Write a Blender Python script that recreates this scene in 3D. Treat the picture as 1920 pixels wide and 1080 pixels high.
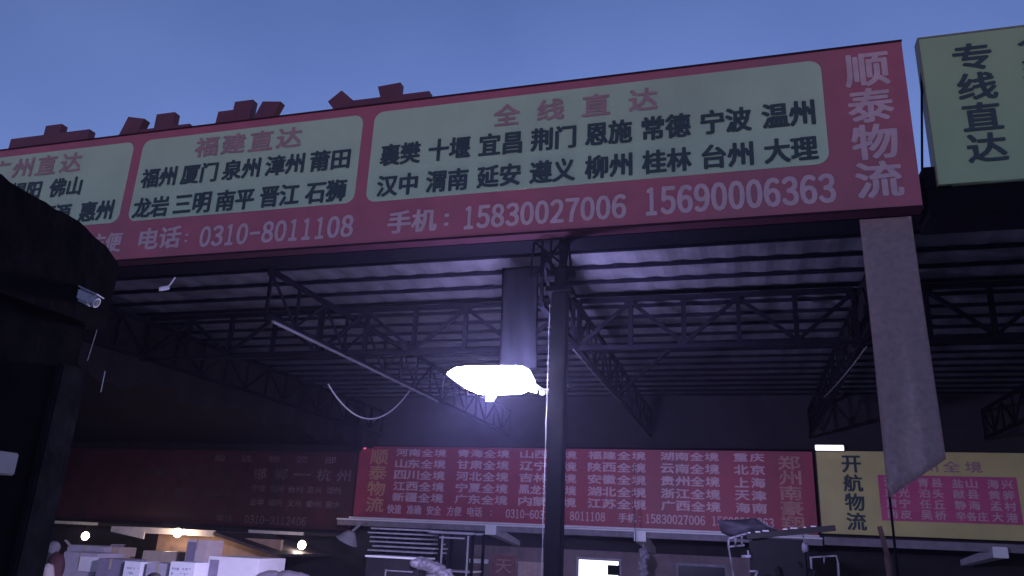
import bpy, bmesh, math, random
from mathutils import Vector, Matrix
R = math.radians
random.seed(7)
SC = bpy.context.scene
COL = SC.collection
for _o in list(bpy.data.objects):
    bpy.data.objects.remove(_o)

# ------------------------------------------------------------------ camera
CAM_H, FPX = 2.15, 1452.7
PITCH, ROLL, YAW = .3146, .0463, .2949
_cy, _sy, _cp, _sp = math.cos(YAW), math.sin(YAW), math.cos(PITCH), math.sin(PITCH)
FWD = Vector((-_sy*_cp, _cy*_cp, _sp))
_r0 = Vector((_cy, _sy, 0))
_u0 = _r0.cross(FWD)
RGT = math.cos(ROLL)*_r0 + math.sin(ROLL)*_u0
UPV = -math.sin(ROLL)*_r0 + math.cos(ROLL)*_u0
cam = bpy.data.cameras.new('camera')
cam.sensor_width = 36
cam.lens = FPX/1920*36
cam.clip_start, cam.clip_end = .05, 2000
cam_o = bpy.data.objects.new('camera', cam)
COL.objects.link(cam_o)
_m = Matrix.Identity(4)
for _i in range(3):
    _m[_i][0], _m[_i][1], _m[_i][2] = RGT[_i], UPV[_i], -FWD[_i]
_m[2][3] = CAM_H
cam_o.matrix_world = _m
SC.camera = cam_o

# ------------------------------------------------------------------ sky, sun, exposure
SUN_EL, SUN_ROT = 6.0, 172.0
world = bpy.data.worlds.new("World")
SC.world = world
world.use_nodes = True
_wn, _wl = world.node_tree.nodes, world.node_tree.links
_sky = _wn.new('ShaderNodeTexSky')
_sky.sky_type = 'NISHITA'
_sky.sun_disc = False
_sky.sun_elevation = R(SUN_EL)
_sky.sun_rotation = R(SUN_ROT)
_sky.ozone_density = 3.0
_sky.dust_density = .1
_sky.air_density = 1.0
_bg = _wn['Background']
_tint = _wn.new('ShaderNodeMixRGB')            # violet cast of the dusk sky
_tint.blend_type = 'MULTIPLY'
_tint.inputs['Fac'].default_value = 1
_tint.inputs['Color2'].default_value = (1.75, 1.22, 1.62, 1)
_wl.new(_sky.outputs[0], _tint.inputs['Color1'])
_wtc = _wn.new('ShaderNodeTexCoord')            # thin uneven dusk cloud
_wno = _wn.new('ShaderNodeTexNoise')
_wno.inputs['Scale'].default_value = 2.6
_wno.inputs['Detail'].default_value = 5
_wl.new(_wtc.outputs['Generated'], _wno.inputs['Vector'])
_wrp = _wn.new('ShaderNodeValToRGB')
_wrp.color_ramp.elements[0].position, _wrp.color_ramp.elements[1].position = .3, .72
_wrp.color_ramp.elements[0].color = (.84, .86, .90, 1)
_wrp.color_ramp.elements[1].color = (1.13, 1.10, 1.06, 1)
_wl.new(_wno.outputs['Fac'], _wrp.inputs['Fac'])
_wmx = _wn.new('ShaderNodeMixRGB')
_wmx.blend_type = 'MULTIPLY'
_wmx.inputs['Fac'].default_value = 1
_wl.new(_tint.outputs[0], _wmx.inputs['Color1'])
_wl.new(_wrp.outputs['Color'], _wmx.inputs['Color2'])
_wl.new(_wmx.outputs[0], _bg.inputs[0])
_bg.inputs[1].default_value = .15
sun = bpy.data.lights.new('sun', 'SUN')
sun.energy = .02
sun.angle = R(25)
sun.color = (1, .86, .74)
sun_o = bpy.data.objects.new('sun', sun)
COL.objects.link(sun_o)
_el, _az = R(6), R(SUN_ROT)
_sd = Vector((math.sin(_az)*math.cos(_el), math.cos(_az)*math.cos(_el), math.sin(_el)))
sun_o.rotation_euler = _sd.to_track_quat('Z', 'Y').to_euler()
SC.view_settings.view_transform = 'Standard'
SC.view_settings.look = 'None'
SC.view_settings.exposure = 0
SC.view_settings.gamma = 1
SC.view_settings.use_curve_mapping = False
SC.cycles.max_bounces = 8
SC.cycles.volume_bounces = 0
SC.cycles.sample_clamp_indirect = 6

# ------------------------------------------------------------------ helpers
def ray(px, py):
    return FWD + (px-960)/FPX*RGT - (py-540)/FPX*UPV

def at(px, py, Y):
    """point of the place that the pixel looks at, on the plane at depth Y"""
    d = ray(px, py)
    p = d*(Y/d.y)
    return Vector((p.x, Y, p.z+CAM_H))

def atx(px, py, X):
    d = ray(px, py)
    p = d*(X/d.x)
    return Vector((X, p.y, p.z+CAM_H))

MATS = {}
def mat(name, col, rough=.6, var=.12, scale=6., metal=0., bump=0., stain=None, stain_amt=.5, stain_scale=1.5, spec=.4):
    """procedural paint: base colour with fine mottling, optional dirt patches and bump"""
    if name in MATS:
        return MATS[name]
    m = bpy.data.materials.new(name)
    m.use_nodes = True
    n, l = m.node_tree.nodes, m.node_tree.links
    b = n['Principled BSDF']
    b.inputs['Roughness'].default_value = rough
    b.inputs['Metallic'].default_value = metal
    b.inputs['Specular IOR Level'].default_value = spec
    tc = n.new('ShaderNodeTexCoord')
    nz = n.new('ShaderNodeTexNoise')
    nz.inputs['Scale'].default_value = scale
    nz.inputs['Detail'].default_value = 6
    l.new(tc.outputs['Object'], nz.inputs['Vector'])
    rp = n.new('ShaderNodeValToRGB')
    rp.color_ramp.elements[0].position = .3
    rp.color_ramp.elements[1].position = .7
    rp.color_ramp.elements[0].color = tuple(c*(1-var) for c in col)+(1,)
    rp.color_ramp.elements[1].color = tuple(min(1, c*(1+var)) for c in col)+(1,)
    l.new(nz.outputs['Fac'], rp.inputs['Fac'])
    out = rp.outputs['Color']
    if stain:
        n2 = n.new('ShaderNodeTexNoise')
        n2.inputs['Scale'].default_value = stain_scale
        n2.inputs['Detail'].default_value = 8
        n2.inputs['Roughness'].default_value = .65
        mp = n.new('ShaderNodeMapping')
        mp.inputs['Scale'].default_value = (1, 1, .35)
        l.new(tc.outputs['Object'], mp.inputs['Vector'])
        l.new(mp.outputs['Vector'], n2.inputs['Vector'])
        r2 = n.new('ShaderNodeValToRGB')
        r2.color_ramp.elements[0].position = .48
        r2.color_ramp.elements[1].position = .72
        r2.color_ramp.elements[0].color = (0, 0, 0, 1)
        r2.color_ramp.elements[1].color = (stain_amt,)*3+(1,)
        l.new(n2.outputs['Fac'], r2.inputs['Fac'])
        mx = n.new('ShaderNodeMixRGB')
        l.new(r2.outputs['Color'], mx.inputs['Fac'])
        l.new(out, mx.inputs['Color1'])
        mx.inputs['Color2'].default_value = tuple(stain)+(1,)
        out = mx.outputs['Color']
    l.new(out, b.inputs['Base Color'])
    if bump:
        bp = n.new('ShaderNodeBump')
        bp.inputs['Strength'].default_value = bump
        bp.inputs['Distance'].default_value = .02
        l.new(nz.outputs['Fac'], bp.inputs['Height'])
        l.new(bp.outputs['Normal'], b.inputs['Normal'])
    MATS[name] = m
    return m

def glow(name, col, strength):
    if name in MATS:
        return MATS[name]
    m = bpy.data.materials.new(name)
    m.use_nodes = True
    b = m.node_tree.nodes['Principled BSDF']
    b.inputs['Base Color'].default_value = (.8, .8, .8, 1)
    b.inputs['Emission Color'].default_value = tuple(col)+(1,)
    b.inputs['Emission Strength'].default_value = strength
    MATS[name] = m
    return m

def tag(o, label=None, cat=None, group=None, kind=None):
    if label: o['label'] = label
    if cat: o['category'] = cat
    if group: o['group'] = group
    if kind: o['kind'] = kind
    return o

def thing(name, label, cat, loc=(0, 0, 0), group=None):
    o = bpy.data.objects.new(name, None)
    o.empty_display_size = .2
    COL.objects.link(o)
    o.location = loc
    bpy.context.view_layer.update()
    return tag(o, label, cat, group)

def obj(name, bm, m, parent=None, smooth=False, recalc=True):
    if recalc:
        bmesh.ops.recalc_face_normals(bm, faces=bm.faces[:])
    me = bpy.data.meshes.new(name)
    bm.to_mesh(me)
    bm.free()
    if smooth:
        for p in me.polygons:
            p.use_smooth = True
    me.materials.append(m)
    o = bpy.data.objects.new(name, me)
    COL.objects.link(o)
    if parent:
        o.parent = parent
        base, q = Vector((0, 0, 0)), parent
        while q:
            base += q.location
            q = q.parent
        me.transform(Matrix.Translation(-base))
    return o

def top(name, bm, m, label, cat, group=None, smooth=False):
    """a thing that is one mesh, its origin moved to the foot of the mesh"""
    o = obj(name, bm, m, None, smooth)
    vs = o.data.vertices
    lo = Vector([min(v.co[i] for v in vs) for i in range(3)])
    hi = Vector([max(v.co[i] for v in vs) for i in range(3)])
    c = Vector(((lo.x+hi.x)/2, (lo.y+hi.y)/2, lo.z))
    o.data.transform(Matrix.Translation(-c))
    o.location = c
    return tag(o, label, cat, group)

def BM():
    return bmesh.new()

def box(bm, x0, x1, y0, y1, z0, z1, bev=0):
    g = bmesh.ops.create_cube(bm, size=1)
    for v in g['verts']:
        v.co = Vector((x0+(v.co.x+.5)*(x1-x0), y0+(v.co.y+.5)*(y1-y0), z0+(v.co.z+.5)*(z1-z0)))
    if bev:
        es = list({e for v in g['verts'] for e in v.link_edges})
        bmesh.ops.bevel(bm, geom=es, offset=bev, segments=2, affect='EDGES')
    return g['verts']

def bar(bm, p, q, w, h=None, roll=0):
    """square bar from p to q"""
    h = h or w
    p, q = Vector(p), Vector(q)
    d = q-p
    L = d.length
    g = bmesh.ops.create_cube(bm, size=1)
    M = Matrix.Translation((p+q)/2) @ d.to_track_quat('Z', 'Y').to_matrix().to_4x4() @ Matrix.Rotation(roll, 4, 'Z')
    for v in g['verts']:
        v.co = M @ Vector((v.co.x*w, v.co.y*h, v.co.z*L))

def tube(bm, pts, r, seg=8, r1=None):
    pts = [Vector(p) for p in pts]
    rings = []
    N = len(pts)
    for i, p in enumerate(pts):
        d = (pts[min(i+1, N-1)]-pts[max(i-1, 0)]).normalized()
        qt = d.to_track_quat('Z', 'Y')
        rr = r if r1 is None else r+(r1-r)*i/(N-1)
        rings.append([bm.verts.new(p+qt @ Vector((rr*math.cos(2*math.pi*k/seg), rr*math.sin(2*math.pi*k/seg), 0))) for k in range(seg)])
    for a, b in zip(rings, rings[1:]):
        for k in range(seg):
            bm.faces.new((a[k], a[(k+1) % seg], b[(k+1) % seg], b[k]))
    bm.faces.new(rings[0][::-1])
    bm.faces.new(rings[-1])

def prism_xz(bm, pts, y0, y1):
    """outline in the X-Z plane, given thickness along Y"""
    a = [bm.verts.new((x, y0, z)) for x, z in pts]
    b = [bm.verts.new((x, y1, z)) for x, z in pts]
    n = len(pts)
    bm.faces.new(a)
    bm.faces.new(b[::-1])
    for i in range(n):
        bm.faces.new((a[i], b[i], b[(i+1) % n], a[(i+1) % n]))

def rrect(x0, x1, z0, z1, r, seg=6):
    out = []
    for cx, cz, a0 in ((x1-r, z1-r, 0), (x0+r, z1-r, 90), (x0+r, z0+r, 180), (x1-r, z0+r, 270)):
        for k in range(seg+1):
            a = R(a0+90*k/seg)
            out.append((cx+r*math.cos(a), cz+r*math.sin(a)))
    return out

def ellipsoid(bm, c, rx, ry, rz, sub=3, noise=0, seed=0):
    g = bmesh.ops.create_icosphere(bm, subdivisions=sub, radius=1)
    rnd = random.Random(seed)
    ph = [rnd.uniform(0, 6.28) for _ in range(6)]
    for v in g['verts']:
        k = 1
        if noise:
            k += noise*(math.sin(3.1*v.co.x+ph[0])*math.sin(2.7*v.co.z+ph[1])+.6*math.sin(6.3*v.co.y+ph[2])*math.sin(5.9*v.co.x+ph[3]))
        v.co = Vector((c[0]+v.co.x*rx*k, c[1]+v.co.y*ry*k, c[2]+v.co.z*rz*k))

_TXT = {}
def _glyphs(body):
    if body not in _TXT:
        c = bpy.data.curves.new('t', 'FONT')
        c.body = body
        c.resolution_u = 3
        o = bpy.data.objects.new('t', c)
        COL.objects.link(o)
        bpy.context.view_layer.update()
        me = bpy.data.meshes.new_from_object(o.evaluated_get(bpy.context.evaluated_depsgraph_get()))
        bpy.data.objects.remove(o)
        vs = [(v.co.x, v.co.y) for v in me.vertices]
        fs = [tuple(p.vertices) for p in me.polygons]
        bpy.data.meshes.remove(me)
        _TXT[body] = (vs, fs)
    return _TXT[body]

def lettering(parent, items, y, m, bold=.02, slant=0., label=None):
    """items: (text, x0, x1, z0, z1): flat letters standing just proud of a board that faces -Y.
    Heavy weight comes from overlaid copies a hair apart, each at its own depth."""
    V, F = [], []
    sh = [(0, 0), (1, 0), (-1, 0), (0, .7), (0, -.7), (.7, .6), (-.7, -.6), (.7, -.6), (-.7, .6)] if bold else [(0, 0)]
    for body, x0, x1, z0, z1 in items:
        vs, fs = _glyphs(body)
        ax, bx = min(v[0] for v in vs), max(v[0] for v in vs)
        az, bz = min(v[1] for v in vs), max(v[1] for v in vs)
        s = (x1-x0)/(bx-ax)
        t = (z1-z0)/(bz-az)
        b = bold*(z1-z0)
        for k, (dx, dz) in enumerate(sh):
            o = len(V)
            for vx, vz in vs:
                zz = z0+(vz-az)*t+dz*b
                V.append((x0+(vx-ax)*s+dx*b+slant*(zz-z0), y-.0004*k, zz))
            F += [tuple(i+o for i in f) for f in fs]
    me = bpy.data.meshes.new('lettering')
    me.from_pydata(V, [], F)
    base, q = Vector((0, 0, 0)), parent
    while q:
        base += q.location
        q = q.parent
    me.transform(Matrix.Translation(-base))
    me.materials.append(m)
    o = bpy.data.objects.new('lettering', me)
    COL.objects.link(o)
    o.parent = parent
    if label: o['label'] = label
    return o

def digits(body, x0, x1, z0, z1):
    """a phone number, one figure after another at an even pitch"""
    p = (x1-x0)/len(body)
    out = []
    for i, ch in enumerate(body):
        xa = x0+i*p
        if ch == '-':
            out.append(('一', xa+.1*p, xa+.9*p, z0+.42*(z1-z0), z0+.55*(z1-z0)))
            continue
        w = .52 if ch == '1' else .80
        out.append((chr(ord(ch)-48+0xFF10), xa+(1-w)/2*p, xa+(1+w)/2*p, z0, z1))
    return out

def row(words, x0, x1, z0, z1, w):
    """words of width w spread evenly from x0 to x1"""
    n = len(words)
    p = (x1-x0-w)/(n-1) if n > 1 else 0
    return [(t, x0+i*p, x0+i*p+w, z0, z1) for i, t in enumerate(words)]

def column(chars, x0, x1, z0, z1, gap=.12):
    n = len(chars)
    h = (z1-z0)/(n+(n-1)*gap)
    out = []
    for i, ch in enumerate(chars):
        zt = z1-i*h*(1+gap)
        out.append((ch, x0, x1, zt-h, zt))
    return out

# ------------------------------------------------------------------ materials
M_steel = mat('dark_steel', (.0045, .004, .0065), .85, .3, 9, 0, 0, None, 0, 0, .04)
M_purlin = mat('purlin_paint', (.005, .0045, .008), .85, .25, 9, 0, 0, None, 0, 0, .04)
M_roof = mat('roof_sheet', (.132, .126, .140), .85, .2, 2.2, .0, 0, (.07, .058, .058), .6, .9, .1)
M_asph = mat('yard_concrete', (.36, .34, .34), .85, .25, 14, 0, .2)
M_wall = mat('back_wall_paint', (.20, .15, .16), .8, .2, 3, 0, .1, (.06, .045, .045), .6)
M_darkwall = mat('shade_dark_wall', (.016, .014, .017), .85, .3, 3)  # dimness of the unlit bay and upper back wall put into the colour
M_red = mat('red_vinyl', (.41, .088, .125), .42, .09, 3, 0, .5, (.27, .10, .12), .75, .32)
M_red2 = mat('red_vinyl_inside', (.33, .042, .07), .5, .1, 3, 0, .1, (.16, .05, .06), .7, .6)
M_red3 = mat('red_vinyl_sooted_dim', (.06, .014, .018), .6, .25, 2, 0, 0, (.03, .018, .02), .7, .6)  # dirt, plus the dimness of the left bay put into the colour
M_cream = mat('cream_vinyl', (.44, .57, .37), .4, .05, 2, 0, .4, (.31, .40, .27), .65, .4)
M_yel = mat('yellow_vinyl', (.31, .42, .21), .4, .05, 2, 0, .4, (.22, .30, .15), .5, .5)
M_yel2 = mat('yellow_vinyl_inside', (.54, .50, .19), .45, .07, 2, 0, .1, (.36, .29, .14), .6, .7)
M_ink = mat('dark_green_ink', (.02, .045, .045), .5, .1)
M_redink = mat('faded_red_ink', (.36, .20, .21), .5, .12)
M_pink = mat('white_ink_on_red', (.55, .37, .40), .5, .1, 8)
M_gold = mat('yellow_ink_on_red', (.48, .26, .14), .5, .1, 8)
M_mag = mat('magenta_vinyl', (.50, .085, .20), .45, .1, 3, 0, 0, (.30, .05, .09), .5, .8)
M_box_red = mat('red_letter_sheet', (.13, .022, .04), .5, .15, 4, 0, 0, (.1, .03, .04), .6)
M_white = mat('white_paint', (.72, .72, .74), .45, .06, 8, 0, 0, (.4, .36, .34), .3)
M_grey = mat('grey_paint', (.32, .31, .34), .5, .12, 8)
M_black = mat('black_rubber', (.015, .015, .017), .6, .2, 10)

# ------------------------------------------------------------------ ground and the open shed
bm = BM(); box(bm, -60, 60, -30, 70, -.3, 0)
tag(obj('ground', bm, M_asph), kind='structure')

def zroof(y):                                   # the roof rises very gently to the back
    return 5.53+.02*(y-8)

shed = thing('open_shed', 'long open-fronted goods shed with dark trusses under a sheet roof', 'shed', (0, 8, 0))
XL, XR, YB = -24.0, 9.0, 20.15
# corrugated sheet, ribs running from front to back
bm = BM()
nx = int((XR-XL)/.1)
ys = [8.45+i*(YB+.1-8.45)/6 for i in range(7)]
rows_ = []
for y in ys:
    rows_.append([bm.verts.new((XL+i*.1, y, zroof(y)+.10+(.018 if i % 4 in (1, 2) else 0))) for i in range(nx+1)])
for a, b in zip(rows_, rows_[1:]):
    for i in range(nx):
        bm.faces.new((a[i], a[i+1], b[i+1], b[i]))
g = bmesh.ops.solidify(bm, geom=bm.faces[:], thickness=.01)
obj('roof', bm, M_roof, shed)
y = 8.92
while y < 20:
    bm = BM(); box(bm, XL, XR, y-.022, y+.022, zroof(y)+.05, zroof(y)+.098)
    obj('purlin', bm, M_purlin, shed)
    y += .645
# front beam under the boards
bm = BM(); box(bm, -12.4, 1.86, 8.06, 8.46, 5.46, 5.62); box(bm, -12.4, 1.86, 8.10, 8.40, 5.62, 5.9)
obj('front_beam', bm, M_steel, shed)
bm = BM(); box(bm, 1.9, 8.8, 7.95, 8.46, 5.40, 5.70); box(bm, 1.88, 2.12, 7.93, 8.3, 5.70, 5.93)
obj('front_beam', bm, M_steel, shed)

def truss(name, p, q, ztop, zbot, n, phase, k=1.):
    """flat truss between two plan points: two chords, posts and a zigzag"""
    p, q = Vector(p), Vector(q)
    def P(t, z):
        v = p.lerp(q, t)
        return Vector((v.x, v.y, z))
    root = BM(); bar(root, P(0, ztop), P(1, ztop), .055, .07)
    r_ = obj(name, root, M_steel, shed)
    c = BM(); bar(c, P(0, zbot), P(1, zbot), .07, .06)
    c2 = obj('chord', c, M_steel, r_)
    w = BM()
    for i in range(n+1):
        t = i/n
        bar(w, P(t, ztop-.03), P(t, zbot+.03), .062*k)
        if i < n:
            a, b = (ztop-.04, zbot+.04) if (i+phase) % 2 == 0 else (zbot+.04, ztop-.04)
            bar(w, P(t, a), P((i+1)/n, b), .05*k)
        if (i+phase) % 2 == 0:
            v = P(t, ztop-.03)
        else:
            v = P(t, zbot+.03)
        d = (q-p).normalized()
        bar(w, v-d*.09, v+d*.09, .012, .11)      # gusset plate
    obj('web', w, M_steel, r_)
    return r_
YT = 10.62
zt = zroof(YT)-.075
truss('cross_truss', (-9.7, YT, 0), (-2.28, YT, 0), zt, 4.80, 9, 1)
truss('cross_truss', (-2.18, YT, 0), (1.5, YT, 0), zt, 4.80, 5, 1)
truss('cross_truss', (1.62, YT, 0), (5.3, YT, 0), zt, 4.80, 5, 1)
for X in (-9.7, -5.95, -2.21, 1.57, 5.3):
    truss('lengthwise_truss', (X, 8.5, 0), (X, 20.0, 0), 5.44, 4.82, 16, 0, .6)
# knee brace seen right of the middle post
bm = BM(); bar(bm, at(1270, 645, YT+.02), (-2.15, 14.2, 4.84), .04)
obj('brace', bm, M_steel, shed)
for X, Y in ((-9.7, 8.25), (5.3, 8.25)):
    bm = BM(); box(bm, X-.09, X+.09, Y-.09, Y+.09, 0, 5.44)
    obj('column', bm, M_steel, shed)
# back wall and its little canopies
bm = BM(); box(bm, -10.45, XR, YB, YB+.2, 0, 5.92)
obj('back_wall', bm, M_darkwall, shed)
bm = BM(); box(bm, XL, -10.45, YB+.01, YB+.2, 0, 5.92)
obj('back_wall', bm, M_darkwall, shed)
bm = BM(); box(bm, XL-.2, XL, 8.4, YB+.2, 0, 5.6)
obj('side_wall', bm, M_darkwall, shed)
bm = BM(); box(bm, -10.35, 1.60, 19.25, YB, 2.36, 2.44); box(bm, -10.35, 1.60, 19.22, 19.25, 2.34, 2.50)
can = obj('canopy', bm, mat('canopy_sheet', (.19, .17, .20), .6, .2, 5, 0, 0, (.1, .08, .08), .5), shed)
bm = BM(); box(bm, -10.36, 1.60, 19.19, 19.22, 2.475, 2.51)
obj('edge_trim', bm, M_white, can)
bm = BM(); box(bm, -10.36, 1.60, 19.86, 19.93, 2.53, 2.573)
obj('edge_trim', bm, M_white, can)
bm = BM(); box(bm, 1.64, 8.8, 19.25, YB, 2.38, 2.48); box(bm, 1.64, 8.8, 19.21, 19.25, 2.36, 2.53)
obj('canopy', bm, MATS['canopy_sheet'], shed)
bm = BM(); box(bm, XL, -10.42, 19.4, YB, 2.04, 2.10)
can = obj('canopy', bm, M_darkwall, shed)
M_trimw = mat('pale_edge', (.6, .56, .52), .5, .2, 4)
bm = BM(); box(bm, -20.4, -18.2, 19.37, 19.40, 2.03, 2.11)  # bulb-lit stretches of the ledge, put in as pale trim pieces
obj('edge_trim', bm, M_trimw, can)
bm = BM(); box(bm, -13.1, -11.4, 19.37, 19.40, 2.03, 2.11)
obj('edge_trim', bm, M_trimw, can)

# ------------------------------------------------------------------ front signboards
FY = 7.89
sb = thing('signboard', 'long red front signboard with three cream panels and phone numbers', 'signboard', (-4.4, FY+.08, 5.5))
bm = BM(); box(bm, -12.3, 1.83, FY, FY+.16, 5.5, 7.41)
obj('board', bm, M_red, sb)
bm = BM()
box(bm, -12.31, 1.835, FY-.012, FY+.17, 7.411, 7.43); box(bm, -12.31, 1.835, FY-.006, FY+.17, 5.47, 5.499)
obj('frame', bm, mat('frame_dark_red', (.03, .008, .014), .7, .2, 5, 0, 0, None, 0, 0, .1), sb)
def panel(x0, x1, z0, z1, r=.13):
    bm = BM(); prism_xz(bm, rrect(x0, x1, z0, z1, r), FY-.006, FY+.02)
    return obj('panel', bm, M_cream, sb)
LY = FY-.010
p = panel(-4.34, 1.01, 6.04, 7.30)
lettering(p, row(list('全线直达'), -2.72, -.76, 6.91, 7.19, .32), LY, M_redink, .035)
lettering(p, row(['襄樊', '十堰', '宜昌', '荆门', '恩施', '常德', '宁波', '温州'], -4.19, .90, 6.52, 6.81, .525)
          + row(['汉中', '渭南', '延安', '遵义', '柳州', '桂林', '台州', '大理'], -4.19, .90, 6.10, 6.38, .525), LY, M_ink, .042)
p = panel(-7.92, -4.50, 6.05, 7.29)
lettering(p, row(list('福建直达'), -7.02, -5.38, 6.93, 7.22, .36), LY, M_redink, .035)
lettering(p, row(['福州', '厦门', '泉州', '漳州', '莆田'], -7.82, -4.63, 6.54, 6.82, .56)
          + row(['龙岩', '三明', '南平', '晋江', '石狮'], -7.85, -4.63, 6.09, 6.38, .56), LY, M_ink, .042)
p = panel(-12.15, -8.08, 6.05, 7.29)
lettering(p, row(list('广州直达'), -10.66, -8.97, 6.92, 7.22, .36), LY, M_redink, .035)
lettering(p, row(['深圳', '汕头', '揭阳', '佛山'], -11.62, -8.86, 6.54, 6.82, .56)
          + row(['东莞', '中山', '珠海', '河源', '惠州'], -11.72, -8.21, 6.11, 6.40, .56), LY, M_ink, .042)
lettering(sb, row(['快速', '准确', '安全', '方便'], -10.6, -7.95, 5.62, 5.90, .52) + [('电话', -7.65, -7.0, 5.62, 5.92), (':', -6.92, -6.88, 5.68, 5.80),
          ]+digits('0310-8011108', -6.70, -4.46, 5.60, 5.88)
          + [('手机', -4.0, -3.38, 5.60, 5.88), (':', -3.27, -3.22, 5.65, 5.80)]+digits('15830027006', -3.05, -1.11, 5.59, 5.87)+digits('15690006363', -.93, 1.05, 5.60, 5.92), LY+.008, M_pink, .042)
lettering(sb, column('顺泰物流', 1.25, 1.67, 5.62, 7.31, .10), LY+.008, M_pink, .035)

yb = thing('signboard', 'yellow front signboard with black upright writing at the right edge', 'signboard', (3.6, FY+.06, 5.71))
bm = BM(); box(bm, 2.0, 6.2, FY, FY+.14, 5.71, 7.41)
obj('board', bm, M_yel, yb)
bm = BM(); box(bm, 1.985, 6.21, FY-.004, FY+.15, 7.411, 7.43); box(bm, 1.985, 1.999, FY-.004, FY+.15, 5.70, 7.411)
obj('frame', bm, mat('frame_olive', (.16, .15, .09), .5, .2), yb)
lettering(yb, column('专线直达', 2.30, 2.64, 5.92, 7.28, .14) + column('货运专线', 2.90, 3.26, 5.92, 7.28, .14), FY-.004, M_ink, .035)
bm = BM(); tube(bm, [at(1729, 318, FY+.05), at(1728, 128, FY+.05)], .012)
top('sign_post', bm, M_steel, 'thin dark post in the gap between the red and yellow signboards', 'post')

# ------------------------------------------------------------------ box letters on the roof edge
def box_letter(label, strokes, posts):
    xs = [s[0][0] for s in strokes]
    t = thing('roof_letter', label, 'letter', (sum(xs)/len(xs), 8.2, 5.9), 'box letters along the roof edge')
    bm = BM()
    for i, pts in enumerate(strokes):
        prism_xz(bm, pts, 8.14+.003*i, 8.26-.003*i)
    obj('strokes', bm, M_box_red, t)
    bm = BM()
    for x, zt_ in posts:
        bar(bm, (x, 8.29, 5.9), (x, 8.29, zt_), .03)
    obj('bracket', bm, M_steel, t)
def rect(x0, x1, z0, z1, s=0):
    return [(x0, z0), (x1, z0), (x1+s, z1), (x0+s, z1)]
box_letter('leftmost red box letter above the signboard, wide bar with one stub in the middle',
           [rect(-10.77, -9.25, 7.50, 7.77), rect(-10.13, -9.82, 7.76, 7.93), rect(-10.15, -9.86, 6.5, 7.51), rect(-10.7, -10.45, 6.7, 7.3), rect(-9.55, -9.3, 6.7, 7.3), rect(-10.7, -9.3, 7.05, 7.3)],
           [(-10.4, 7.6), (-9.6, 7.6)])
box_letter('second red box letter from the left, a leaning stroke and a short upright stroke',
           [[(-8.88, 7.0), (-8.56, 7.0), (-8.26, 7.83), (-8.57, 7.90)], rect(-8.06, -7.74, 7.3, 7.88, .0), rect(-8.5, -7.44, 7.42, 7.655), rect(-8.75, -8.5, 6.4, 7.2), rect(-7.8, -7.5, 6.4, 7.45), rect(-8.2, -7.9, 6.4, 7.45)],
           [(-8.4, 7.5), (-7.6, 7.5)])
box_letter('third red box letter from the left, three stubs side by side rising over the signboard',
           [rect(-7.03, -6.72, 7.2, 7.79, .05), rect(-6.76, -6.46, 7.2, 7.92, .03), [(-6.55, 7.2), (-6.25, 7.2), (-5.97, 7.83), (-6.27, 7.87)], rect(-6.6, -5.53, 7.40, 7.61), rect(-6.3, -6.0, 6.4, 7.4), rect(-6.9, -5.6, 6.4, 6.65)],
           [(-6.7, 7.4), (-5.8, 7.4)])
box_letter('rightmost red box letter above the signboard, slanted dot beside a bar with a stub',
           [[(-5.22, 7.73), (-5.03, 7.88), (-4.80, 7.67), (-5.02, 7.47)], rect(-4.95, -3.73, 7.44, 7.70), [(-4.42, 7.65), (-4.16, 7.65), (-4.16, 7.89), (-4.49, 7.87)], rect(-4.8, -4.55, 6.4, 7.3), rect(-4.35, -4.15, 6.4, 7.3), rect(-3.95, -3.75, 6.4, 7.3), [(-5.25, 6.4), (-5.0, 6.4), (-4.9, 7.1), (-5.1, 7.2)]],
           [(-4.7, 7.5), (-3.9, 7.5)])

# unseen shed added behind the camera to block low sky light
fs = thing('unseen_shed', 'unseen grey shed added behind the camera to block low sky light', 'shed', (-4, -16, 0))
bm = BM(); box(bm, -40, 32, -17, -16.6, 0, 6.4); obj('wall', bm, M_darkwall, fs)
bm = BM(); box(bm, -40.3, 32.3, -28, -15.9, 6.41, 6.6); obj('roof', bm, M_grey, fs)

# ------------------------------------------------------------------ signboards inside, on the back wall
BY = 19.97
cs = thing('signboard', 'wide red signboard of province names on the back wall', 'signboard', (-4.4, BY+.08, 2.56))
bm = BM(); box(bm, -10.30, 1.58, BY, YB-.004, 2.575, 4.47)
obj('board', bm, M_red2, cs)
bm = BM(); box(bm, -10.32, 1.60, BY-.01, YB-.006, 4.471, 4.52)
obj('frame', bm, M_steel, cs)
BL = BY-.004
lettering(cs, column('顺泰物流', -9.94, -9.42, 2.72, 4.38, .1), BL, M_gold, .03)
provs = [('河南', '山东', '四川', '江西', '新疆'), ('青海', '甘肃', '河北', '宁夏', '广东'), ('山西', '辽宁', '吉林', '黑龙江', '内蒙'),
         ('福建', '陕西', '安徽', '湖北', '江苏'), ('湖南', '云南', '贵州', '浙江', '广西')]
xs = [(-9.17, -7.71), (-7.37, -5.93), (-5.62, -4.12), (-3.81, -2.36), (-1.98, -.58)]
zs = [(4.22, 4.41), (3.91, 4.13), (3.61, 3.83), (3.31, 3.53), (3.02, 3.24)]
it = []
for (x0, x1), names in zip(xs, provs):
    for nm, (z0, z1) in zip(names, zs):
        s = nm+'全境'
        w = (x1-x0)
        it += row(list(s), x0, x1, z0, z1, w/len(s)*.92)
for nm, (z0, z1) in zip(('重庆', '北京', '上海', '天津', '海南'), zs):
    it += row(list(nm), -.22, .48, z0, z1, .32)
lettering(cs, it, BL, M_pink, .05)
lettering(cs, column('郑州南豪翔', .80, 1.29, 2.65, 4.36, .08), BL, mat('brown_ink_on_red', (.42, .22, .17), .5, .2, 6), .03)
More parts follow.
